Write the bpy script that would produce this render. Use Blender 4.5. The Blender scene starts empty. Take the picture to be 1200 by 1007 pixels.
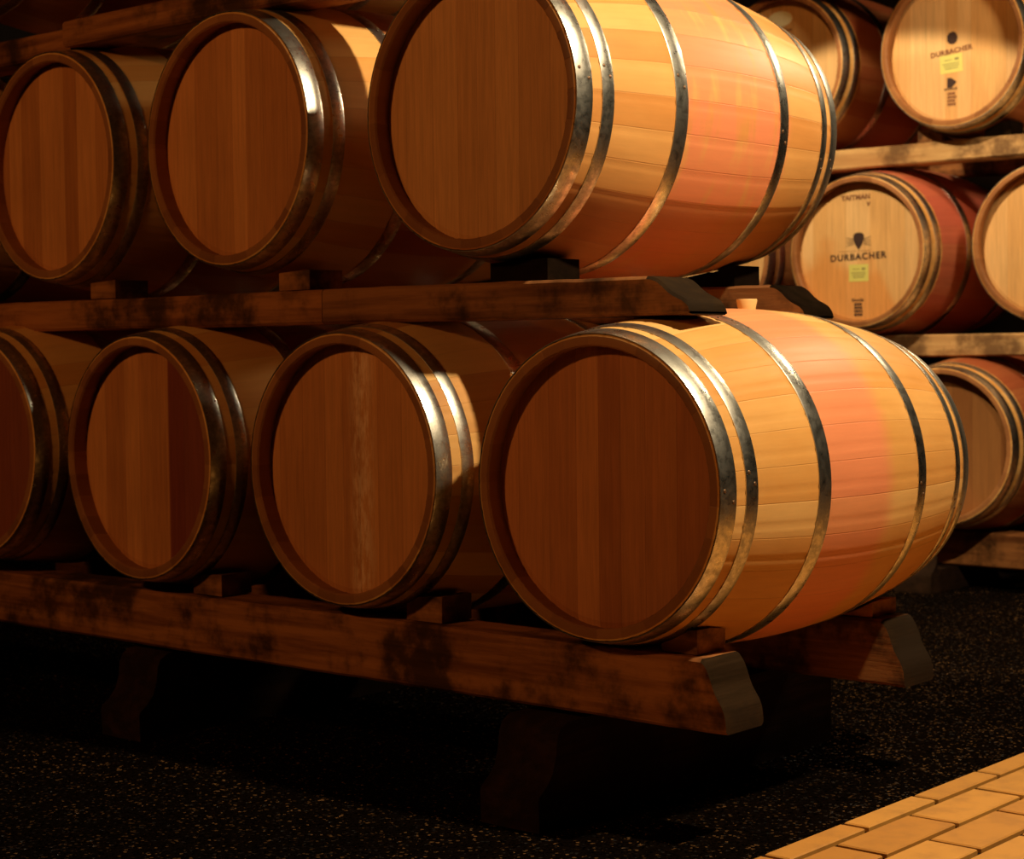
import bpy, bmesh, math, random
from mathutils import Vector, Matrix, noise
PI = math.pi
scn = bpy.context.scene
C = scn.collection
random.seed(7)
Z0 = 0.9                      # eye height above the cellar floor

# ------------------------------------------------------------------ helpers
def link(name, me, mat=None, parent=None):
    o = bpy.data.objects.new(name, me)
    C.objects.link(o)
    if mat is not None:
        for m in (mat if isinstance(mat, (list, tuple)) else [mat]):
            me.materials.append(m)
    if parent is not None:
        o.parent = parent
    return o

def mesh_from(bm, name, smooth=False, angle=None):
    me = bpy.data.meshes.new(name)
    bmesh.ops.recalc_face_normals(bm, faces=bm.faces[:])
    bm.to_mesh(me); bm.free()
    if smooth:
        for p in me.polygons: p.use_smooth = True
        if angle is not None:
            me.set_sharp_from_angle(angle=math.radians(angle))
    return me

def tag(o, label=None, cat=None, group=None, kind=None):
    if label: o['label'] = label
    if cat: o['category'] = cat
    if group: o['group'] = group
    if kind: o['kind'] = kind
    return o

# ------------------------------------------------------------------ node helper
class NT:
    def __init__(s, name):
        s.m = bpy.data.materials.new(name); s.m.use_nodes = True
        s.t = s.m.node_tree; s.t.nodes.clear()
        s.out = s.n('ShaderNodeOutputMaterial')
        s.b = s.n('ShaderNodeBsdfPrincipled')
        s.l(s.b.outputs[0], s.out.inputs[0])
    def n(s, t, **k):
        x = s.t.nodes.new(t)
        for a, b in k.items(): setattr(x, a, b)
        return x
    def l(s, a, b): s.t.links.new(a, b)
    def set(s, sock, v):
        if isinstance(v, (int, float, tuple, list)): sock.default_value = v
        else: s.l(v, sock)
    def math(s, op, a, b=None, c=None, clamp=False):
        x = s.n('ShaderNodeMath', operation=op, use_clamp=clamp)
        for i, v in enumerate((a, b, c)):
            if v is not None: s.set(x.inputs[i], v)
        return x.outputs[0]
    def mix(s, f, a, b, mode='MIX'):
        x = s.n('ShaderNodeMix', data_type='RGBA', blend_type=mode)
        s.set(x.inputs[0], f); s.set(x.inputs[6], a); s.set(x.inputs[7], b)
        return x.outputs[2]
    def ramp(s, f, stops):
        x = s.n('ShaderNodeValToRGB'); s.set(x.inputs[0], f)
        r = x.color_ramp
        while len(r.elements) < len(stops): r.elements.new(0.5)
        for e, (p, c) in zip(r.elements, stops):
            e.position = p; e.color = c if len(c) == 4 else (*c, 1)
        return x.outputs[0]
    def obj(s): return s.n('ShaderNodeTexCoord').outputs['Object']
    def xyz(s, v):
        x = s.n('ShaderNodeSeparateXYZ'); s.l(v, x.inputs[0]); return x.outputs
    def comb(s, x, y, z):
        k = s.n('ShaderNodeCombineXYZ')
        for i, v in enumerate((x, y, z)): s.set(k.inputs[i], v)
        return k.outputs[0]
    def noise(s, v, sc, det=3, rough=.5, w=0):
        x = s.n('ShaderNodeTexNoise', noise_dimensions='4D')
        s.l(v, x.inputs['Vector']); x.inputs['Scale'].default_value = sc
        x.inputs['Detail'].default_value = det; x.inputs['Roughness'].default_value = rough
        x.inputs['W'].default_value = w
        return x.outputs[0]
    def white(s, v, w=0):
        x = s.n('ShaderNodeTexWhiteNoise', noise_dimensions='2D')
        s.l(s.comb(v, w, 0), x.inputs[0]); return x.outputs[0]
    def bump(s, h, st=.3, d=.002):
        x = s.n('ShaderNodeBump'); x.inputs['Strength'].default_value = st
        x.inputs['Distance'].default_value = d; s.set(x.inputs['Height'], h)
        s.l(x.outputs[0], s.b.inputs['Normal'])

def smooth(nt, v, a, b):
    x = nt.n('ShaderNodeMapRange', interpolation_type='SMOOTHSTEP')
    nt.set(x.inputs[0], v); x.inputs[1].default_value = a; x.inputs[2].default_value = b
    return x.outputs[0]

NST = 30
def m_stave(seed, c_hi, c_lo, tint, s0, s1, soft, amt, streak=0.0, rough=.45, dark_side=0.0):
    """oak staves: tone per stave, grain along the barrel, wine staining round the bilge"""
    t = NT('oak_staves'); o = t.obj(); x, y, z = t.xyz(o)[0:3]
    ang = t.math('ARCTAN2', z, x)
    u = t.math('ADD', t.math('MULTIPLY', ang, NST / (2 * PI)), 100.0 + seed * .37)
    idx = t.math('FLOOR', u); fr = t.math('FRACT', u)
    tone = t.white(idx, seed)
    gv = t.comb(t.math('MULTIPLY', u, .9), t.math('MULTIPLY', y, 1.2), idx)
    g1 = t.noise(gv, 5, 6, .62, seed)
    gv2 = t.comb(t.math('MULTIPLY', u, 2.5), t.math('MULTIPLY', y, 6), tone)
    g2 = t.noise(gv2, 6, 4, .6, seed + 3)
    blot = t.noise(t.comb(u, t.math('MULTIPLY', y, 9), 0), .7, 3, .55, seed + 9)
    col = t.mix(t.math('ADD', t.math('MULTIPLY', tone, 1.0), t.math('MULTIPLY', t.math('SUBTRACT', blot, .5), .8), clamp=True), c_hi, c_lo)
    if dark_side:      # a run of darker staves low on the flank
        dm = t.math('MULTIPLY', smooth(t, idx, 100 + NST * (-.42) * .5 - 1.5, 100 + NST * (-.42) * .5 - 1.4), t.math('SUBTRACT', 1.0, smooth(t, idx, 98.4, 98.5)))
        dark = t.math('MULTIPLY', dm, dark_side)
    # wine-stained band
    jit = t.math('MULTIPLY', t.math('SUBTRACT', t.noise(t.comb(t.math('MULTIPLY', u, 1.1), 0, 0), 1.4, 2, .5, seed + 5), .5), soft * 1.3)
    yy = t.math('ADD', y, jit)
    m = t.math('MULTIPLY', smooth(t, yy, s0 - .006, s0 + .006), t.math('SUBTRACT', 1.0, smooth(t, yy, s1 - soft, s1 + soft)))
    if streak:
        sn = t.noise(t.comb(t.math('MULTIPLY', u, .35), t.math('MULTIPLY', y, 22), 0), 1.0, 3, .5, seed + 2)
        m = t.math('MULTIPLY', m, t.math('SUBTRACT', 1.0, t.math('MULTIPLY', smooth(t, sn, .5, .72), streak)))
    m = t.math('MULTIPLY', m, t.math('ADD', amt - .12, t.math('MULTIPLY', tone, .24)), clamp=True)
    col = t.mix(m, col, tint)
    gr = t.math('ADD', .84, t.math('MULTIPLY', g1, .3))
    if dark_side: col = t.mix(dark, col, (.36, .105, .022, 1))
    col = t.mix(1.0, col, t.comb(gr, gr, gr), 'MULTIPLY')
    fl = t.math('MULTIPLY', smooth(t, g2, .62, .78), .16)
    col = t.mix(fl, col, (c_lo[0] * .55, c_lo[1] * .45, c_lo[2] * .35, 1))
    # joints between staves
    e = t.math('MINIMUM', fr, t.math('SUBTRACT', 1.0, fr))
    j = t.math('SUBTRACT', 1.0, smooth(t, e, 0.0, .022))
    col = t.mix(t.math('MULTIPLY', j, .16), col, (.10, .035, .01, 1))
    rad = t.math('SQRT', t.math('ADD', t.math('MULTIPLY', x, x), t.math('MULTIPLY', z, z)))
    eg = t.math('SUBTRACT', 1.0, smooth(t, rad, .2775, .2800))
    egc = t.mix(t.math('ADD', t.math('MULTIPLY', tone, .6), t.math('MULTIPLY', blot, .4)), (.40, .17, .055, 1), (.20, .075, .025, 1))
    col = t.mix(eg, col, egc)
    t.l(col, t.b.inputs['Base Color'])
    t.b.inputs['Roughness'].default_value = rough
    t.b.inputs['Specular IOR Level'].default_value = .2
    t.bump(t.math('SUBTRACT', t.math('MULTIPLY', g1, .35), t.math('MULTIPLY', j, .6)), .45, .0015)
    return t.m

def m_head(seed, c_hi, c_lo, dark_plank=None, pale_streak=None, tint=0.0, tint_col=(.42, .12, .02, 1)):
    """barrel head: upright boards, grain running up"""
    t = NT('oak_head'); o = t.obj(); x, y, z = t.xyz(o)[0:3]
    wob = t.math('MULTIPLY', t.math('SINE', t.math('MULTIPLY', x, 17.0 + seed)), .012)
    u = t.math('MULTIPLY', t.math('ADD', t.math('ADD', x, wob), 1.0 + seed * .013), 1 / .062)
    idx = t.math('FLOOR', u); fr = t.math('FRACT', u)
    tone = t.white(idx, seed + 40)
    gv = t.comb(t.math('MULTIPLY', x, 60), tone, t.math('MULTIPLY', z, 3.2))
    g1 = t.noise(gv, 1.6, 7, .68, seed)
    gvf = t.comb(t.math('MULTIPLY', x, 420), tone, t.math('MULTIPLY', z, 11))
    gf = t.noise(gvf, 1.0, 3, .6, seed)
    blot = t.noise(o, 6, 3, .5, seed + 1)
    f = t.math('ADD', t.math('MULTIPLY', tone, 1.0), t.math('MULTIPLY', t.math('SUBTRACT', blot, .5), .7), clamp=True)
    col = t.mix(f, c_hi, c_lo)
    if tint:  # lower-left part of the head mixed towards a deeper colour, uneven edge
        sx = t.math('ADD', z, t.math('MULTIPLY', t.math('SUBTRACT', t.noise(o, 5, 2, .4, seed + 6), .5), .35))
        sm = t.math('SUBTRACT', 1.0, smooth(t, sx, -.06, .02))
        sm = t.math('MULTIPLY', sm, t.math('SUBTRACT', 1.0, smooth(t, t.math('ADD', x, t.math('MULTIPLY', z, .5)), .02, .06)))
        col = t.mix(t.math('MULTIPLY', sm, tint), col, tint_col)
    if dark_plank:
        dm = t.math('MULTIPLY', smooth(t, x, dark_plank[0] - .004, dark_plank[0] + .004), t.math('SUBTRACT', 1.0, smooth(t, x, dark_plank[1] - .004, dark_plank[1] + .004)))
        col = t.mix(t.math('MULTIPLY', dm, dark_plank[2]), col, (.16, .02, .018, 1))
    if pale_streak:
        px = t.math('ABSOLUTE', t.math('SUBTRACT', x, pale_streak))
        n = t.noise(t.comb(t.math('MULTIPLY', x, 90), 0, t.math('MULTIPLY', z, 22)), 1.2, 5, .7, seed)
        pm = t.math('MULTIPLY', t.math('SUBTRACT', 1.0, smooth(t, px, .004, .05)), smooth(t, n, .38, .62))
        col = t.mix(t.math('MULTIPLY', pm, .75), col, (.95, .62, .34, 1))
    gr = t.math('ADD', .42, t.math('ADD', t.math('MULTIPLY', g1, .75), t.math('MULTIPLY', gf, .38)))
    col = t.mix(1.0, col, t.comb(gr, gr, gr), 'MULTIPLY')
    e = t.math('MINIMUM', fr, t.math('SUBTRACT', 1.0, fr))
    j = t.math('SUBTRACT', 1.0, smooth(t, e, 0.0, .02))
    col = t.mix(t.math('MULTIPLY', j, .3), col, (.07, .02, .006, 1))
    t.l(col, t.b.inputs['Base Color'])
    t.b.inputs['Roughness'].default_value = .55
    t.b.inputs['Specular IOR Level'].default_value = .25
    t.bump(t.math('SUBTRACT', t.math('MULTIPLY', g1, .4), t.math('MULTIPLY', j, .5)), .35, .001)
    return t.m

def m_hoop(name, base=(.78, .74, .64), dark=(.12, .11, .085), seed=0):
    t = NT(name); o = t.obj(); x, y, z = t.xyz(o)[0:3]
    n1 = t.noise(o, 55, 5, .7, seed); n2 = t.noise(o, 7, 3, .5, seed + 1)
    f = smooth(t, t.math('ADD', t.math('MULTIPLY', n1, .65), t.math('MULTIPLY', n2, .45)), .46, .66)
    ang = t.math('ARCTAN2', z, x)
    br = t.noise(t.comb(t.math('MULTIPLY', ang, 1.2), t.math('MULTIPLY', y, 260), 0), 1.5, 3, .6, seed + 4)
    col = t.mix(f, (*base, 1), (*[a * .42 + b * .58 for a, b in zip(base, dark)], 1))
    g = t.math('ADD', .8, t.math('MULTIPLY', br, .35))
    col = t.mix(1.0, col, t.comb(g, g, g), 'MULTIPLY')
    t.l(col, t.b.inputs['Base Color'])
    t.b.inputs['Metallic'].default_value = 1.0
    t.l(t.math('ADD', .27, t.math('MULTIPLY', f, .15)), t.b.inputs['Roughness'])
    t.bump(t.math('ADD', t.math('MULTIPLY', n1, .5), t.math('MULTIPLY', br, .35)), .3, .0012)
    return t.m

def m_timber(name, c1, c2, dark=(.015, .008, .004), seed=0, axis='x', rough=.7, spec=.12):
    t = NT(name); o = t.obj(); s = t.xyz(o)
    a, b = (s[0], s[1]) if axis == 'x' else (s[1], s[0])
    gv = t.comb(t.math('MULTIPLY', a, 1.4), t.math('MULTIPLY', b, 14), t.math('MULTIPLY', s[2], 22))
    g = t.noise(gv, 1.6, 7, .65, seed)
    bl = t.noise(o, 5.5, 5, .65, seed + 2)
    col = t.mix(smooth(t, g, .35, .68), (*c1, 1), (*c2, 1))
    col = t.mix(t.math('MULTIPLY', smooth(t, bl, .44, .62), .85), col, (*dark, 1))
    # drying checks and dark drips across the face
    cr = t.noise(t.comb(t.math('MULTIPLY', a, 11), 0, t.math('MULTIPLY', s[2], 1.5)), 1.3, 3, .55, seed + 5)
    col = t.mix(t.math('MULTIPLY', smooth(t, cr, .66, .74), .75), col, (*dark, 1))
    t.l(col, t.b.inputs['Base Color'])
    t.b.inputs['Roughness'].default_value = rough
    t.b.inputs['Specular IOR Level'].default_value = spec
    t.bump(t.math('ADD', g, t.math('MULTIPLY', bl, .6)), .6, .004)
    return t.m

def m_plain(name, col, rough=.6, metal=0.0, nscale=30, namt=.15):
    t = NT(name); o = t.obj(); n = t.noise(o, nscale, 4, .6)
    g = t.math('ADD', 1 - namt, t.math('MULTIPLY', n, 2 * namt))
    t.l(t.mix(1.0, (*col, 1), t.comb(g, g, g), 'MULTIPLY'), t.b.inputs['Base Color'])
    t.b.inputs['Roughness'].default_value = rough; t.b.inputs['Metallic'].default_value = metal
    return t.m

HI = (.80, .46, .15, 1); LO = (.66, .29, .065, 1); PINK = (.78, .25, .11, 1)
M = {}
M['hoop'] = m_hoop('galvanised_hoop')
M['rivet'] = m_plain('rivet_steel', (.22, .12, .06), .5, .8)
M['rail'] = m_timber('dark_stained_beam', (.42, .16, .045), (.17, .055, .016), seed=3)
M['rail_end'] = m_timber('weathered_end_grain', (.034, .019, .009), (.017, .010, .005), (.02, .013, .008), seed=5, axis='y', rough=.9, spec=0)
M['rail_mid'] = m_timber('worn_beam', (.34, .14, .045), (.14, .05, .018), seed=11)
M['rail_pale'] = m_timber('pale_beam', (.62, .38, .15), (.42, .22, .08), (.12, .06, .025), seed=8)
M['foot'] = m_timber('blackened_sleeper', (.034, .016, .008), (.014, .008, .005), seed=14, axis='y', spec=.02)
M['chock'] = m_timber('wedge_wood', (.42, .17, .05), (.2, .075, .022), seed=21)
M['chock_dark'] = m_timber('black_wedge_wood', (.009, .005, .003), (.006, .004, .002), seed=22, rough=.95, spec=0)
M['bung'] = m_plain('bung_silicone', (.80, .52, .20), .45, 0, 20, .05)
M['ink'] = m_plain('branded_ink', (.035, .012, .006), .8)
M['ink_soft'] = m_plain('faded_ink', (.20, .075, .025), .8)
M['label'] = m_plain('yellow_paper', (.62, .56, .13), .5, 0, 60, .06)
M['print'] = m_plain('label_print', (.26, .22, .07), .7)
M['oval'] = m_plain('oval_paper', (.92, .88, .55), .5, 0, 60, .06)

# ------------------------------------------------------------------ barrel meshes
L = .9082; RE = .283; RB = .3335
def prof(t):
    u = 2 * t / L - 1
    return RB - (RB - RE) * u * u

def lathe(bm, pts, seg, close=False, rfun=None):
    rings = []
    for (y, r) in pts:
        ring = []
        for k in range(seg):
            a = 2 * PI * k / seg
            rr = r + (rfun(a, y) if rfun else 0)
            ring.append(bm.verts.new((rr * math.cos(a), y, rr * math.sin(a))))
        rings.append(ring)
    n = len(rings)
    for i in range(n if close else n - 1):
        A, B = rings[i], rings[(i + 1) % n]
        for k in range(seg):
            k2 = (k + 1) % seg
            bm.faces.new((A[k], A[k2], B[k2], B[k]))
    return rings

def shell_mesh():
    bm = bmesh.new()
    out = [(0.0, RE - .0045), (.0015, RE - .0012), (.012, prof(.012) )]
    out += [(t, prof(t)) for t in [.003 + (L - .006) * i / 44 for i in range(2, 43)]]
    out += [(L - .012, prof(.012)), (L - .0015, RE - .0012), (L, RE - .0045)]
    inner = [(L, .263), (L - .004, .2600), (L - .02, .2615), (L - .039, .2650), (L - .055, .2655), (L - .075, .268)]
    inner += [(.075, .268), (.055, .2655), (.039, .2650), (.020, .2615), (.004, .2600), (0.0, .263)]
    def rf(a, y):
        ph = (a / (2 * PI) * NST) % 1.0
        e = min(ph, 1 - ph)
        return -.0011 * max(0, 1 - e / .07)      # V joints between staves
    lathe(bm, out + inner, NST * 10, True, rf)
    return mesh_from(bm, 'stave_shell', True, 40)

def head_mesh():
    bm = bmesh.new()
    seg = 96
    r0 = .2652
    rings = lathe(bm, [(0, r0 - .012), (.003, r0), (.014, r0), (.017, r0 - .012)], seg)
    bm.faces.new(rings[0]); bm.faces.new(rings[-1])
    return mesh_from(bm, 'head', False)

def hoop_mesh(a, b):
    bm = bmesh.new()
    T = .0022
    def P(t): return prof(min(max(t, 0), L))
    e = .0012
    pts = [(a, P(a) + .0002), (a, P(a) + T - e * .5), (a + e, P(a) + T), ((a + b) / 2, P((a + b) / 2) + T), (b - e, P(b) + T), (b, P(b) + T - e * .5), (b, P(b) + .0002)]
    lathe(bm, pts, 160)
    return mesh_from(bm, 'hoop', True, 40)

def rivet_mesh(t, angs):
    bm = bmesh.new()
    for (tt, a) in angs:
        r = prof(tt) + .0022
        mtx = Matrix.Translation((r * math.cos(a), tt, r * math.sin(a))) @ Matrix.Rotation(-a, 4, 'Y') @ Matrix.Diagonal((.4, 1, 1, 1))
        bmesh.ops.create_uvsphere(bm, u_segments=12, v_segments=8, radius=.0036, matrix=mtx)
    return mesh_from(bm, 'rivet', True)

HOOPS = [(.0012, .0385), (.062, .0910), (.256, .292)]
HOOPS = HOOPS + [(L - b, L - a) for a, b in reversed(HOOPS)]
ME_SHELL = shell_mesh(); ME_HEAD = head_mesh()
ME_HOOP = [hoop_mesh(a, b) for a, b in HOOPS]
ME_SHELL.materials.append(None); ME_HEAD.materials.append(None)
for m_ in ME_HOOP: m_.materials.append(M['hoop'])

def bung_mesh():
    bm = bmesh.new()
    pts = [(-.006, .0), (-.006, .0165), (.018, .0215), (.021, .0205), (.021, 0.0)]
    seg = 32; rings = []
    for z, r in pts:
        if r == 0: rings.append([bm.verts.new((0, 0, z))]); continue
        rings.append([bm.verts.new((r * math.cos(2 * PI * k / seg), r * math.sin(2 * PI * k / seg), z)) for k in range(seg)])
    for i in range(len(rings) - 1):
        A, B = rings[i], rings[i + 1]
        for k in range(seg):
            k2 = (k + 1) % seg
            if len(A) == 1: bm.faces.new((A[0], B[k], B[k2]))
            elif len(B) == 1: bm.faces.new((A[k], A[k2], B[0]))
            else: bm.faces.new((A[k], A[k2], B[k2], B[k]))
    return mesh_from(bm, 'bung', True, 40)

BARRELS = []
def barrel(x, y, z, rot, sc, label, group, mats, roll=0.0, rivets=None, bung=False):
    """mats = (stave material, head material)"""
    r = bpy.data.objects.new('wine_barrel', None); C.objects.link(r)
    r.empty_display_size = .1
    r.location = (x, y, z + Z0); r.rotation_euler = (0, 0, rot); r.scale = (1 + sc, 1, 1 + sc)
    tag(r, label, 'barrel', group)
    def part(nm, me, mat=None):
        o = bpy.data.objects.new(nm, me); C.objects.link(o); o.parent = r
        if mat:
            o.material_slots[0].link = 'OBJECT'; o.material_slots[0].material = mat
        return o
    s = part('stave_shell', ME_SHELL, mats[0])
    h = part('head', ME_HEAD, mats[1]); h.location = (0, .040, 0)
    h2 = part('head', ME_HEAD, mats[1]); h2.location = (0, L - .040 - .017, 0)
    for i, me in enumerate(ME_HOOP):
        hp = part('hoop', me)
        if rivets is not None:
            a, b = HOOPS[i]; w = b - a
            ra = rivets[i]
            rm = rivet_mesh(0, [(a + w * .72, ra), (a + w * .3, ra + .07)] if i != 0 else [(a + w * .8, ra), (a + w * .25, ra + .07)])
            rv = link('rivet', rm, M['rivet'], hp)
    if bung:
        b_ = link('bung', bung_mesh(), M['bung'], r)
        b_.location = (.0, L * .5 + .050, RB - .001)
        b_['label'] = 'pale yellow stopper'
    BARRELS.append((x, y, z, rot, 1 + sc))
    return r, h

yB, zB, yT, zT = 2.6245, -.2427, 2.701, .4791
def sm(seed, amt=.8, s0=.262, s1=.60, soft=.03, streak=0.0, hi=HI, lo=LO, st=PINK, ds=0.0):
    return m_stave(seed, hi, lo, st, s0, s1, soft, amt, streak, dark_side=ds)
RD = (.34, .085, .03, 1)
ADULT = [
 # x, y, z, rot, scale, label, group, mats
 ('b3', -2.076, yB, zB - .0122, -.012, .002, 'lit barrel at the right end of the bottom row, with a yellow bung on top', 'barrels in the front rack'),
 ('b2', -2.7524, yB + .0025, zB - .0018, -.026, .003, 'dim bottom-row barrel with a pale worn streak down the middle of its head', 'barrels in the front rack'),
 ('b1', -3.4337, yB + .0034, zB + .0016, -.042, 0, 'dim barrel in the bottom row with a wine-dark board at the right of its head', 'barrels in the front rack'),
 ('b0', -4.1058, yB - .0054, zB + .0125, .0035, 0, 'barrel with a dark red head cut off by the left edge, bottom row', 'barrels in the front rack'),
 ('t3', -2.435, yT - .0142, zT + .003, -.0215, 0, 'large lit barrel with reddish streaked staves at the right end of the upper row', 'barrels in the front rack'),
 ('t2', -3.1828, yT - .0025, zT + .0024, -.025, 0, 'dim upper-row barrel whose steel hoop catches a bright white gleam', 'barrels in the front rack'),
 ('t1', -3.8884, yT + .0167, zT - .0054, -.0274, 0, 'dim upper-row barrel with orange-brown head, left of the one with the gleaming hoop', 'barrels in the front rack'),
 ('t0', -4.575, yT, zT, -.03, 0, 'upper-row barrel showing only a lit sliver of hoop at the left edge', 'barrels in the front rack'),
 ('u0', -4.22, yT + .01, zT + .723, 0, 0, 'shadowed third-row barrel showing only its curved rim in the upper left corner', 'barrels in the front rack'),
 ('u1', -3.52, yT + .01, zT + .723, 0, 0, 'third-row barrel in shadow on the brown top beam, nearly out of the frame', 'barrels in the front rack'),
 ('u2', -2.80, yT + .01, zT + .723, 0, 0, 'third-row barrel above the large streaked barrel, out of the frame', 'barrels in the front rack'),
 ('A', -3.5005, 6.0268, .3558, .0067, .0016, 'background barrel with DURBACHER lettering and a yellow label on its bright head', 'barrels in the background rack'),
 ('B', -2.8145, 6.1666, .3684, -.0026, -.001, 'background barrel with a plain bright head cut by the right edge, middle row', 'barrels in the background rack'),
 ('A2', -4.21, 6.09, .3621, 0, 0, 'background barrel almost hidden behind the front rack, left of the lettered barrel', 'barrels in the background rack'),
 ('C', -3.1246, 6.0532, 1.0755, -.0061, 0, 'background barrel in the top right corner, head half in shadow with a yellow label', 'barrels in the background rack'),
 ('D', -3.8489, 6.0454, 1.0777, 0, 0, 'background barrel with a pale oval sticker on its head, behind the upper lit barrel', 'barrels in the background rack'),
 ('E', -3.1244, 5.9601, -.3628, .0026, 0, 'brown background barrel low at the right, behind the far end of the lower lit barrel', 'barrels in the background rack'),
]
OAKH = (.74, .32, .10, 1); OAKL = (.48, .18, .05, 1)
PALEH = (.74, .46, .19, 1); PALEL = (.66, .36, .12, 1)
MATS = {
 'b3': (sm(1, .85, .28, .50, .035), m_head(1, (.62, .24, .075, 1), (.42, .14, .04, 1))),
 'b2': (sm(2, .75, st=RD, lo=(.5, .2, .05, 1)), m_head(2, OAKH, OAKL, pale_streak=.03)),
 'b1': (sm(3, .85, st=RD), m_head(3, OAKH, OAKL, dark_plank=(.075, .27, .85))),
 'b0': (sm(4, .75, st=RD), m_head(4, OAKH, OAKL, dark_plank=(-.3, .3, .75))),
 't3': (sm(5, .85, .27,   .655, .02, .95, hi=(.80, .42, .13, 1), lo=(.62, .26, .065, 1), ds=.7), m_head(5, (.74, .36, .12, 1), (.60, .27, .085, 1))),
 't2': (sm(6, .85, st=RD), m_head(6, OAKH, OAKL)),
 't1': (sm(7, .85, st=RD), m_head(7, OAKH, OAKL)),
 't0': (sm(8, .85, st=PINK), m_head(8, OAKH, OAKL)),
 'u0': (sm(9, .85, st=RD), m_head(9, OAKH, OAKL)),
 'u1': (sm(16, .85, st=RD), m_head(16, OAKH, OAKL)),
 'u2': (sm(17, .85, st=RD), m_head(17, OAKH, OAKL)),
 'A': (sm(10, .95, .1, .9, .01, st=(.50, .11, .06, 1)), m_head(10, PALEH, PALEL, tint=.75, tint_col=(.62, .25, .055, 1))),
 'B': (sm(11, .85, st=RD), m_head(11, PALEH, PALEL)),
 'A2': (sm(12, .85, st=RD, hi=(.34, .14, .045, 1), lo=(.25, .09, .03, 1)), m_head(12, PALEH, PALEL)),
 'C': (sm(13, .95, .1, .9, .01, st=RD), m_head(13, PALEH, PALEL, tint=.25, tint_col=(.5, .22, .06, 1))),
 'D': (sm(14, .95, .1, .9, .01, st=RD), m_head(14, PALEH, PALEL)),
 'E': (sm(15, .95, .1, .9, .01, st=RD), m_head(15, (.28, .115, .03, 1), (.20, .07, .016, 1), tint=.5, tint_col=(.30, .11, .03, 1))),
}
HEADS = {}
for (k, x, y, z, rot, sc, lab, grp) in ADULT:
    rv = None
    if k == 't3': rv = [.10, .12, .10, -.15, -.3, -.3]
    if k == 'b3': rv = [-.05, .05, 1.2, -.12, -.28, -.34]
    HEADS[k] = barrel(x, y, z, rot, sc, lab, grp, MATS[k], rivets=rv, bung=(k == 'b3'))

# ------------------------------------------------------------------ writing on the background heads
def text_mesh(s, size, off=0.0, wide=1.0, spacing=1.0):
    cu = bpy.data.curves.new('t', 'FONT'); cu.body = s; cu.size = size
    cu.align_x = 'CENTER'; cu.align_y = 'CENTER'; cu.offset = off; cu.extrude = .0004
    cu.space_character = spacing; cu.resolution_u = 3
    o = bpy.data.objects.new('t', cu); C.objects.link(o)
    bpy.context.view_layer.update()
    me = bpy.data.meshes.new_from_object(o.evaluated_get(bpy.context.evaluated_depsgraph_get()))
    bpy.data.objects.remove(o); bpy.data.curves.remove(cu)
    for v in me.vertices: v.co = Vector((v.co.x * wide, -.0006 - v.co.z, v.co.y))
    me.materials.clear()
    return me
def put(h, name, me, mat, x, z, tilt=0.0, label=None, y=0.0):
    o = link(name, me, mat, h); o.location = (x, y, z); o.rotation_euler = (0, tilt, 0)
    if label: o['label'] = label
    return o
def plate(pts, th=.0008):
    bm = bmesh.new()
    f = bm.faces.new([bm.verts.new((x, -th, z)) for x, z in pts])
    r = bmesh.ops.extrude_face_region(bm, geom=[f])
    for v in r['geom']:
        if isinstance(v, bmesh.types.BMVert): v.co.y = 0
    return mesh_from(bm, 'plate')
def polys(lst, th=.0008):
    bm = bmesh.new()
    for pts in lst:
        f = bm.faces.new([bm.verts.new((x, -th, z)) for x, z in pts])
        r = bmesh.ops.extrude_face_region(bm, geom=[f])
        for v in r['geom']:
            if isinstance(v, bmesh.types.BMVert): v.co.y = 0
    return mesh_from(bm, 'plates')
def rect(x0, z0, x1, z1): return [(x0, z0), (x1, z0), (x1, z1), (x0, z1)]

def crest(s=1.0):
    # dark shield with scalloped top, point below, and thin wings of scrollwork either side
    P = [(-.022, .020), (-.017, .029), (-.006, .032), (.006, .032), (.017, .029), (.022, .020), (.021, .004), (.012, -.014), (0, -.030), (-.012, -.014), (-.021, .004)]
    L_ = [[(x * s, z * s) for x, z in P]]
    for sg in (-1, 1):
        for k in range(4):
            a = [(sg * .022, .010 - k * .006), (sg * .050, .016 - k * .010), (sg * .050, .0145 - k * .010), (sg * .022, .007 - k * .006)]
            if sg < 0: a = a[::-1]
            L_.append([(x * s, z * s) for x, z in a])
    return polys(L_)
def slab_word(h, word, size, x, z, mat, tilt=0.0, sp=1.12):
    me = text_mesh(word, size, .0011, 1.05, sp)
    o = put(h, 'lettering', me, mat, x, z, tilt)
    return o
def paper_label(h, x, z, w, hh, tilt=0.0):
    o = put(h, 'paper_label', plate(rect(-w / 2, -hh / 2, w / 2, hh / 2)), M['label'], x, z, tilt, 'yellow paper label')
    ln = [rect(-w * .30, hh * .20, w * .05, hh * .24), rect(w * .16, hh * .16, w * .34, hh * .30)]
    for k, (a, b) in enumerate(((-.38, .36), (-.34, .34), (-.28, .28))):
        ln.append(rect(w * a, hh * (-.02 - k * .13), w * b, hh * (.03 - k * .13)))
    put(o, 'print', polys(ln, .0013), M['print'], 0, 0)
def code_block(h, x, z, mat):
    # small stamped block of illegible strokes
    rs = random.Random(int(x * 1000) + 5); L_ = []
    for j in range(4):
        zz = .021 - j * .013
        xx = -.017
        while xx < .014:
            w = rs.uniform(.005, .011); L_.append(rect(xx, zz - .010, min(xx + w, .018), zz)); xx += w + .0016
    put(h, 'stamp', polys(L_), mat, x, z)

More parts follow.
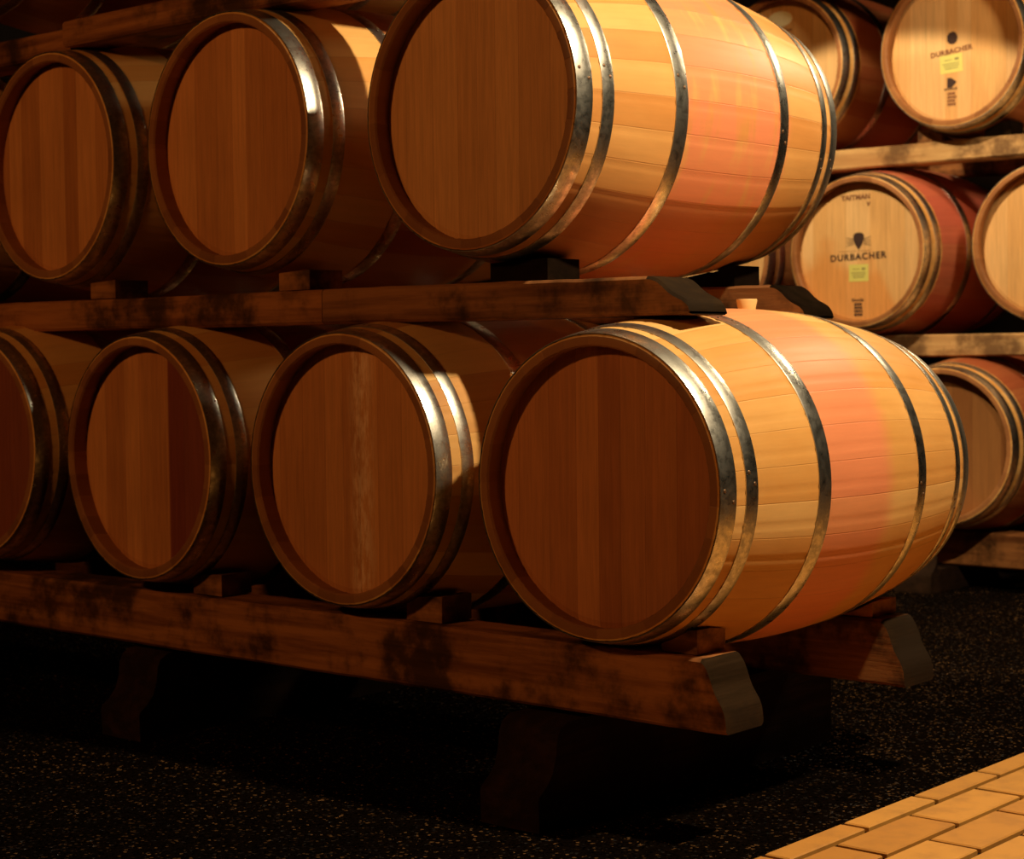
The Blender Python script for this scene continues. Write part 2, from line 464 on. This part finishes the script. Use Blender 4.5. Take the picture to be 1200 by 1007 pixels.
def bar_word(h, x, z, w, hh, mat):
    # word too small to read in the photo: a run of short strokes
    rs = random.Random(int(w * 9999)); L_ = []; xx = -w / 2
    while xx < w / 2 - .004:
        a = rs.uniform(.0035, .007); t0 = -hh / 2; t1 = hh * rs.choice((.2, .2, .5))
        L_.append(rect(xx, t0, xx + a * .45, t1)); L_.append(rect(xx + a * .45, t0 + hh * .3, xx + a, t0 + hh * .6)); xx += a + .0015
    put(h, 'lettering', polys(L_), mat, x, z)
# barrel A  (head-local x = world x - barrel x)
hA = HEADS['A'][1]
slab_word(hA, 'TAITMAN', .026, -.022, .205, M['ink_soft'], -.02, 1.05)
put(hA, 'lettering', text_mesh('V', .022, .0012), M['ink_soft'], .032, .178)
put(hA, 'crest', crest(1.05), M['ink'], -.010, .040)
put(hA, 'rule_line', polys([rect(-.075, -.0006, .06, .0008)]), M['ink_soft'], -.02, .004)
slab_word(hA, 'DURBACHER', .0345, -.013, -.018, M['ink'], -.03, 1.18)
paper_label(hA, -.010, -.078, .082, .064)
bar_word(hA, -.012, -.180, .054, .015, M['ink'])
code_block(hA, -.012, -.212, M['ink'])
# barrel C
hC = HEADS['C'][1]
o = [( .022 * math.cos(a), .024 * math.sin(a)) for a in [2 * PI * k / 9 + (.1 if k % 2 else 0) for k in range(9)]]
put(hC, 'crest', plate(o), M['ink'], -.014, .040)
slab_word(hC, 'DURBACHER', .0255, -.018, -.008, M['ink_soft'], -.10, 1.1)
paper_label(hC, -.018, -.052, .090, .066, -.06)
put(hC, 'crest', polys([[(-.018, -.018), (.0, -.018), (.020, .002), (-.002, .018), (-.018, .018)]]), M['ink'], -.016, -.121)
bar_word(hC, -.018, -.142, .056, .012, M['ink'])
code_block(hC, -.016, -.176, M['ink_soft'])
# barrel D oval sticker
hD = HEADS['D'][1]
put(hD, 'oval_sticker', plate([(.055 * math.cos(2 * PI * k / 40), .030 * math.sin(2 * PI * k / 40)) for k in range(40)]), M['oval'], -.016, .196, .03, 'pale yellow oval sticker')
bar_word(hD, .0, .150, .07, .012, M['ink_soft'])

# ------------------------------------------------------------------ rails
def clearance(x, y):
    """lowest barrel surface height above (x, y) among barrels resting there, world z"""
    best = []
    for (bx, by, bz, rot, s) in BARRELS:
        t = (y - by)
        if -.01 < t < L + .01:
            cx = bx - math.sin(rot) * t
            r = prof(min(max(t, 0), L)) * s + .003
            dx = (x - cx) * math.cos(rot)
            if abs(dx) < r: best.append(bz + Z0 - math.sqrt(r * r - dx * dx))
    return best
OG = [(0, 0), (.12, .02), (.25, .09), (.36, .19), (.47, .32), (.58, .42), (.70, .50), (.82, .57), (.91, .65), (.97, .74), (1, .86)]   # shoulder, hollow, nose
def rail(x0, x1, y0, y1, z0, z1, label, group, mats, end=None, end_dx=.055, seed=0, start=None, name='support_beam'):
    """beam along X from x0 to x1; end='ogee' carves the right end; saddles cut where barrels rest"""
    z0 += Z0; z1 += Z0
    bm = bmesh.new(); rs = random.Random(seed)
    xs = [x0 + (x1 - x0) * i / max(8, int((x1 - x0) / .016)) for i in range(max(8, int((x1 - x0) / .016)) + 1)]
    if end:
        xs = [x for x in xs if x < x1 - end_dx - .004] + [x1 - end_dx + end_dx * k / 24 for k in range(25)]
    NY = 7
    bev = .006
    ys = [y0, y0 + bev] + [y0 + bev + (y1 - y0 - 2 * bev) * k / NY for k in range(1, NY)] + [y1 - bev, y1]
    H = z1 - z0
    def top(x, y):
        z = z1 - (bev if y in (y0, y1) else 0)
        if end and x > x1 - end_dx:
            u = (x - (x1 - end_dx)) / end_dx
            for (u0, d0), (u1, d1) in zip(OG[:-1], OG[1:]):
                if u <= u1 + 1e-6: drop = H * (d0 + (d1 - d0) * (u - u0) / (u1 - u0)); break
            z -= drop
        wob = (noise.noise(Vector((x * 3.1, y * 2, seed))) * .0025 + noise.noise(Vector((x * 17, y * 20, seed))) * .0012)
        z += wob
        for c in clearance(x, y):
            if c > z0 + H * .35: z = min(z, c)
        return z
    sec = []
    for x in xs:
        fw = noise.noise(Vector((x * 2.3, 5, seed))) * .003 + noise.noise(Vector((x * 14, 9, seed))) * .001
        ring = [bm.verts.new((x, y0 + fw, z0 + bev + fw)), bm.verts.new((x, y0 + bev + fw, z0 + fw)), bm.verts.new((x, y1 - bev, z0)), bm.verts.new((x, y1, z0 + bev))]
        zt = top(x, y1)
        ring.append(bm.verts.new((x, y1, (zt + z0) / 2)))
        for y in reversed(ys): ring.append(bm.verts.new((x, y + (fw if y < y0 + bev * 2 else 0), top(x, y))))
        ring.append(bm.verts.new((x, y0 + fw, (top(x, y0) + z0) / 2)))
        sec.append(ring)
    n = len(sec[0])
    for a, b in zip(sec[:-1], sec[1:]):
        for k in range(n):
            f = bm.faces.new((a[k], a[(k + 1) % n], b[(k + 1) % n], b[k]))
            xm = (a[k].co.x + b[k].co.x) / 2
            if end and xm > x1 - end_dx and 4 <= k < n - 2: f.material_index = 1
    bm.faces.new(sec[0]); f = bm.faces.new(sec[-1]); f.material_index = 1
    me = mesh_from(bm, name, True, 35)
    o = link(name, me, mats)
    return tag(o, label, 'beam', group)

FR = 'beams of the front rack'; BR = 'beams of the background rack'
rail(-4.75, -1.818, 2.675, 2.796, -.690, -.559, 'thick dark beam under the front of the bottom row, its carved end beside the lit barrel', FR, [M['rail'], M['rail_end']], end=True, seed=1)
rail(-4.75, -1.818, 3.321, 3.445, -.700, -.566, 'dark beam under the rear of the bottom row, its carved end seen behind the lit barrel', FR, [M['rail'], M['rail_end']], end=True, seed=2)
rail(-2.925, -1.945, 2.751, 2.873, .062, .137, 'worn wooden beam section under the large upper barrel, ending just above the bunged barrel', FR, [M['rail_mid'], M['rail_end']], end=True, end_dx=.10, seed=3)
rail(-4.95, -2.931, 2.755, 2.873, .062, .137, 'dim beam section under the shadowed upper-row barrels at the left', FR, [M['rail'], M['rail_end']], seed=4)
rail(-4.95, -2.10, 3.40, 3.52, .062, .137, 'beam under the rear of the upper row, dark rounded end in front of the lettered barrel', FR, [M['rail_mid'], M['chock_dark']], end=True, end_dx=.09, seed=5)
rail(-3.855, -2.15, 2.751, 2.86, .773, .835, 'brown beam across the top of the dim upper-row barrels', FR, [M['rail'], M['rail_end']], seed=6)
rail(-5.2, -3.865, 2.78, 2.89, .762, .826, 'beam piece in the upper left corner, butted against the longer brown beam', FR, [M['rail'], M['rail_end']], seed=7)
rail(-5.0, -2.95, 3.40, 3.51, .773, .835, 'dark rear beam above the upper row, glimpsed left of the large barrel', FR, [M['rail'], M['rail_end']], seed=8)
rail(-5.0, -1.6, 6.147, 6.27, .679, .754, 'pale wooden beam under the top background barrels', BR, [M['rail_pale'], M['rail_end']], seed=9)
rail(-5.0, -1.6, 6.147, 6.27, -.040, .043, 'worn pale beam under the middle background barrels, right of the lit bottom barrel', BR, [M['rail_pale'], M['rail_end']], seed=10)
rail(-5.0, -1.6, 6.147, 6.27, -.813, -.686, 'dark beam near the floor under the brown background barrel', BR, [M['rail'], M['rail_end']], seed=12)
rail(-5.0, -1.6, 5.955, 6.06, 1.375, 1.45, 'beam above the top background barrels at the upper edge', BR, [M['rail'], M['rail_end']], seed=15)
# rear rails of the background rack are hidden behind barrels; they carry them all the same
for z0_, z1_, lab in ((.682, .757, 'rear beam behind the pale beam of the top background row'), (-.040, .043, 'rear beam of the middle background row'), (-.813, -.686, 'rear beam of the lowest background row')):
    rail(-5.0, -1.6, 6.75, 6.87, z0_, z1_, lab, 'beams of the background rack', [M['rail'], M['rail_end']], seed=13)

# sleepers
def sleeper(x0, x1, yf, yb, zt, label, group):
    bm = bmesh.new()
    zt += Z0
    pr = [(yf, 0.0), (yf - .002, .060), (yf + .002, .070), (yf + .022, .084), (yf + .040, .105), (yf + .050, .135), (yf + .055, zt - .03), (yf + .064, zt - .012), (yf + .085, zt), (yb, zt), (yb, 0.0)]
    ns = 6; secs = []
    for k in range(ns + 1):
        x = x0 + (x1 - x0) * k / ns
        secs.append([bm.verts.new((x, y + noise.noise(Vector((x * 20, z * 20, 3))) * .002, z)) for y, z in pr])
    for a, b in zip(secs[:-1], secs[1:]):
        for k in range(len(pr)):
            bm.faces.new((a[k], a[(k + 1) % len(pr)], b[(k + 1) % len(pr)], b[k]))
    bm.faces.new(secs[0]); bm.faces.new(secs[-1])
    bmesh.ops.bevel(bm, geom=[e for e in bm.edges if e.calc_face_angle(0) > .6], offset=.004, segments=2, affect='EDGES')
    o = link('sleeper', mesh_from(bm, 'sleeper', True, 35), M['foot'])
    return tag(o, label, 'sleeper', group)
sleeper(-2.303, -2.158, 2.560, 3.60, -.703, 'dark carved sleeper on the floor under the right end of the front rack', 'floor sleepers')
sleeper(-3.545, -3.40, 2.600, 3.60, -.703, 'blackened sleeper on the floor at the left, under the bottom beam', 'floor sleepers')
sleeper(-3.3, -3.15, 5.95, 6.9, -.816, 'background sleeper under the lowest background beam', 'floor sleepers')
sleeper(-4.3, -4.15, 5.95, 6.9, -.816, 'background sleeper hidden far left under the lowest background beam', 'floor sleepers')

# wedges
def chock(xn, w, y, z, h, d, label, mat, flip=1):
    """wedge under a barrel's flank: xn = x of its tall outer face, w = width towards the barrel; its top is scooped to the barrel"""
    bm = bmesh.new(); z += Z0
    nx, ny = 14, 4; top = []; bot = []
    for i in range(nx + 1):
        x = xn - flip * w * i / nx
        rt = []; rb = []
        for j in range(ny + 1):
            yy = y + d * j / ny
            zz = z + h * (1 - .12 * i / nx)
            for c in clearance(x, yy):
                if c > z - .2: zz = min(zz, c - .002)
            rt.append(bm.verts.new((x, yy, max(zz, z + .003)))); rb.append(bm.verts.new((x, yy, z + .0005)))
        top.append(rt); bot.append(rb)
    for G in (top, bot):
        for i in range(nx):
            for j in range(ny): bm.faces.new((G[i][j], G[i + 1][j], G[i + 1][j + 1], G[i][j + 1]))
    for i in range(nx):
        for j in (0, ny): bm.faces.new((top[i][j], top[i + 1][j], bot[i + 1][j], bot[i][j]))
    for j in range(ny):
        for i in (0, nx): bm.faces.new((top[i][j], top[i][j + 1], bot[i][j + 1], bot[i][j]))
    return tag(link('chock', mesh_from(bm, 'chock', True, 35), mat), label, 'wedge', 'wedges holding the barrels')
RT = -.557; RM = .139
chock(-1.897, .08, 2.70, RT, .045, .09, 'wooden wedge on the front bottom beam, against the underside of the bunged barrel', M['chock'])
chock(-1.90, .07, 3.335, -.564, .032, .10, 'reddish wedge on the rear bottom beam under the far end of the bunged barrel', M['chock'])
chock(-2.53, .10, 2.70, RT, .055, .09, 'brown wedge between the streaked-head barrel and the bunged barrel', M['chock'])
chock(-3.22, .10, 2.70, RT, .050, .09, 'shadowed wedge right of the barrel with the wine-dark board', M['chock'])
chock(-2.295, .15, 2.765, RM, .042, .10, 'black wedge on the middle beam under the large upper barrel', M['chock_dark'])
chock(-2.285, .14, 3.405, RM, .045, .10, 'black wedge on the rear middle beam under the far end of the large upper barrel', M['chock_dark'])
chock(-2.98, .10, 2.765, RM, .045, .10, 'brown wedge right of the barrel with the gleaming hoop', M['chock'])
chock(-3.68, .10, 2.765, RM, .045, .10, 'shadowed wedge right of the orange-brown head in the upper row', M['chock'])
chock(-3.31, .10, 6.155, .756, .050, .10, 'wedge left of the top right background barrel on the pale beam', M['chock'], -1)
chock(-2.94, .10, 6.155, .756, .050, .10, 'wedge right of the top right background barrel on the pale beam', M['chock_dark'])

# ------------------------------------------------------------------ setting
def m_asphalt():
    t = NT('dark_asphalt'); o = t.obj()
    v = t.n('ShaderNodeTexVoronoi'); t.l(o, v.inputs['Vector']); v.inputs['Scale'].default_value = 190
    w = t.n('ShaderNodeTexVoronoi'); t.l(o, w.inputs['Vector']); w.inputs['Scale'].default_value = 85
    r = t.xyz(v.outputs['Color'])
    n = t.noise(o, 2.2, 4, .6)
    col = t.mix(smooth(t, r[0], .945, 1.0), (.0045, .0025, .0014, 1), (.17, .085, .032, 1))
    col = t.mix(t.math('MULTIPLY', smooth(t, n, .42, .62), .75), col, (.0035, .0022, .0014, 1))
    t.l(col, t.b.inputs['Base Color'])
    t.l(t.math('SUBTRACT', .85, t.math('MULTIPLY', smooth(t, r[1], .93, .99), .62)), t.b.inputs['Roughness'])
    t.l(t.math('MULTIPLY', smooth(t, r[1], .93, .99), 1.2), t.b.inputs['Specular IOR Level'])
    x = t.n('ShaderNodeBump'); x.inputs['Strength'].default_value = .9; x.inputs['Distance'].default_value = .006
    t.l(t.math('ADD', t.math('MULTIPLY', v.outputs['Distance'], -.9), t.math('MULTIPLY', w.outputs['Distance'], -.5)), x.inputs['Height'])
    k = t.n('ShaderNodeVectorMath', operation='SUBTRACT'); t.l(v.outputs['Color'], k.inputs[0]); k.inputs[1].default_value = (.5, .5, .5)
    k2 = t.n('ShaderNodeVectorMath', operation='SCALE'); t.l(k.outputs[0], k2.inputs[0]); k2.inputs['Scale'].default_value = 1.3
    k3 = t.n('ShaderNodeVectorMath', operation='ADD'); t.l(x.outputs[0], k3.inputs[0]); t.l(k2.outputs[0], k3.inputs[1])
    k4 = t.n('ShaderNodeVectorMath', operation='NORMALIZE'); t.l(k3.outputs[0], k4.inputs[0])
    t.l(k4.outputs[0], t.b.inputs['Normal'])
    return t.m
def m_paver():
    t = NT('buff_clinker_pavers'); o = t.obj()
    g = t.n('ShaderNodeNewGeometry')
    r = g.outputs['Random Per Island']
    n = t.noise(o, 16, 5, .6); n2 = t.noise(o, 180, 3, .6)
    col = t.mix(r, (.66, .31, .060, 1), (.52, .22, .038, 1))
    col = t.mix(t.math('MULTIPLY', smooth(t, n, .42, .7), .45), col, (.34, .15, .04, 1))
    t.l(col, t.b.inputs['Base Color']); t.b.inputs['Roughness'].default_value = .48
    t.bump(t.math('ADD', t.math('MULTIPLY', n, .8), t.math('MULTIPLY', n2, .3)), .3, .002)
    return t.m
def slab(name, x0, x1, y0, y1, z0, z1, mat):
    bm = bmesh.new()
    bmesh.ops.create_cube(bm, size=1, matrix=Matrix.Translation(((x0 + x1) / 2, (y0 + y1) / 2, (z0 + z1) / 2)) @ Matrix.Diagonal((x1 - x0, y1 - y0, z1 - z0, 1)))
    o = link(name, mesh_from(bm, name), mat); return tag(o, kind='structure')
slab('floor', -9, 5, -4, 9, -.1, 0, m_asphalt())
plaster = m_plain('dark_cellar_plaster', (.05, .03, .018), .9, 0, 6, .3)
slab('wall_back', -9, 5, 8.8, 9, 0, 3.1, plaster)
slab('wall_left', -9, -8.8, -4, 8.8, 0, 3.1, plaster)
slab('wall_right', 4.8, 5, -4, 8.8, 0, 3.1, plaster)
slab('wall_front', -9, 5, -4.2, -4, 0, 3.1, plaster)
slab('ceiling', -9, 5, -4.2, 9, 3.1, 3.25, plaster)

bm = bmesh.new()
xa = -1.742; gap = .015; LEN = .2705
courses = [(-1.742, -1.690)]
x = -1.676
while x < 3.0: courses.append((x, x + .0990)); x += .1125
for ci, (c0, c1) in enumerate(courses):
    off = (2.945 if ci % 2 == 0 else 2.81)
    k0 = int(math.floor((-1.5 - off) / LEN)); k1 = int(math.ceil((8.7 - off) / LEN))
    for k in range(k0, k1):
        a = off + k * LEN + gap / 2; b = off + (k + 1) * LEN - gap / 2
        zt = .010 + random.uniform(-.0007, .0007); e = .0025
        lo = [bm.verts.new(p) for p in ((c0, a, -.004), (c1, a, -.004), (c1, b, -.004), (c0, b, -.004))]
        mi = [bm.verts.new(p) for p in ((c0, a, zt - e), (c1, a, zt - e), (c1, b, zt - e), (c0, b, zt - e))]
        hi = [bm.verts.new(p) for p in ((c0 + e, a + e, zt), (c1 - e, a + e, zt), (c1 - e, b - e, zt), (c0 + e, b - e, zt))]
        for A, B in ((lo, mi), (mi, hi)):
            for q in range(4): bm.faces.new((A[q], A[(q + 1) % 4], B[(q + 1) % 4], B[q]))
        bm.faces.new(hi)
tag(link('paved_path', mesh_from(bm, 'paved_path'), m_paver()), kind='structure')

# ------------------------------------------------------------------ lights
def spot(name, loc, tgt, power, col, size, ang=60, blend=.3):
    l = bpy.data.lights.new(name, 'SPOT'); l.energy = power; l.color = col
    l.shadow_soft_size = size; l.spot_size = math.radians(ang); l.spot_blend = blend
    o = bpy.data.objects.new(name, l); C.objects.link(o)
    o.location = Vector(loc) + Vector((0, 0, Z0))
    d = Vector(tgt) - Vector(loc); o.rotation_euler = d.to_track_quat('-Z', 'Y').to_euler()
    return o
WARM = (1.0, .80, .52); AMBER = (1.0, .44, .14)
spot('ceiling_spot_key', (-.5, 2.90, 2.15), (-2.05, 3.0, .2), 440, WARM, .05, 86, .25)
spot('ceiling_spot_aisle_side', (-1.70, 5.45, 1.70), (-3.0, 5.0, .4), 85, WARM, .14, 150, .4)
spot('ceiling_spot_aisle', (-3.4, 4.1, 2.1), (-3.43, 6.1, -1.1), 280, WARM, .03, 66, .07)
spot('added_fill_aisle_wide', (-3.0, 4.3, 2.1), (-3.4, 6.1, .8), 32, AMBER, .05, 100, .5)  # added fill with no fixture behind it, lifts the dark background heads
spot('ceiling_spot_front', (-3.3, -1.2, 1.7), (-3.0, 2.7, .25), 140, AMBER, .12, 48, .6)
w = bpy.data.worlds.new('dim_cellar'); scn.world = w; w.use_nodes = True
w.node_tree.nodes['Background'].inputs[0].default_value = (.9, .5, .25, 1)
w.node_tree.nodes['Background'].inputs[1].default_value = .01

# ------------------------------------------------------------------ camera
f_, yaw, pitch, roll = 2133.2, .7132, -.0435, -.0107
F = Vector((-math.sin(yaw) * math.cos(pitch), math.cos(yaw) * math.cos(pitch), math.sin(pitch)))
R = Vector((math.cos(yaw), math.sin(yaw), 0)); U = R.cross(F)
R2 = R * math.cos(roll) + U * math.sin(roll); U2 = -R * math.sin(roll) + U * math.cos(roll)
cd = bpy.data.cameras.new('camera'); cam = bpy.data.objects.new('camera', cd); C.objects.link(cam)
cam.matrix_world = Matrix(((R2.x, U2.x, -F.x, 0), (R2.y, U2.y, -F.y, 0), (R2.z, U2.z, -F.z, Z0), (0, 0, 0, 1)))
cd.sensor_fit = 'HORIZONTAL'; cd.sensor_width = 36; cd.lens = f_ / 1200 * 36; cd.clip_start = .05
cd.dof.use_dof = True; cd.dof.focus_distance = 3.25; cd.dof.aperture_fstop = 7
scn.camera = cam
vs = scn.view_settings
vs.view_transform = 'Standard'; vs.look = 'None'; vs.gamma = 1; vs.exposure = 0.0; vs.use_curve_mapping = False
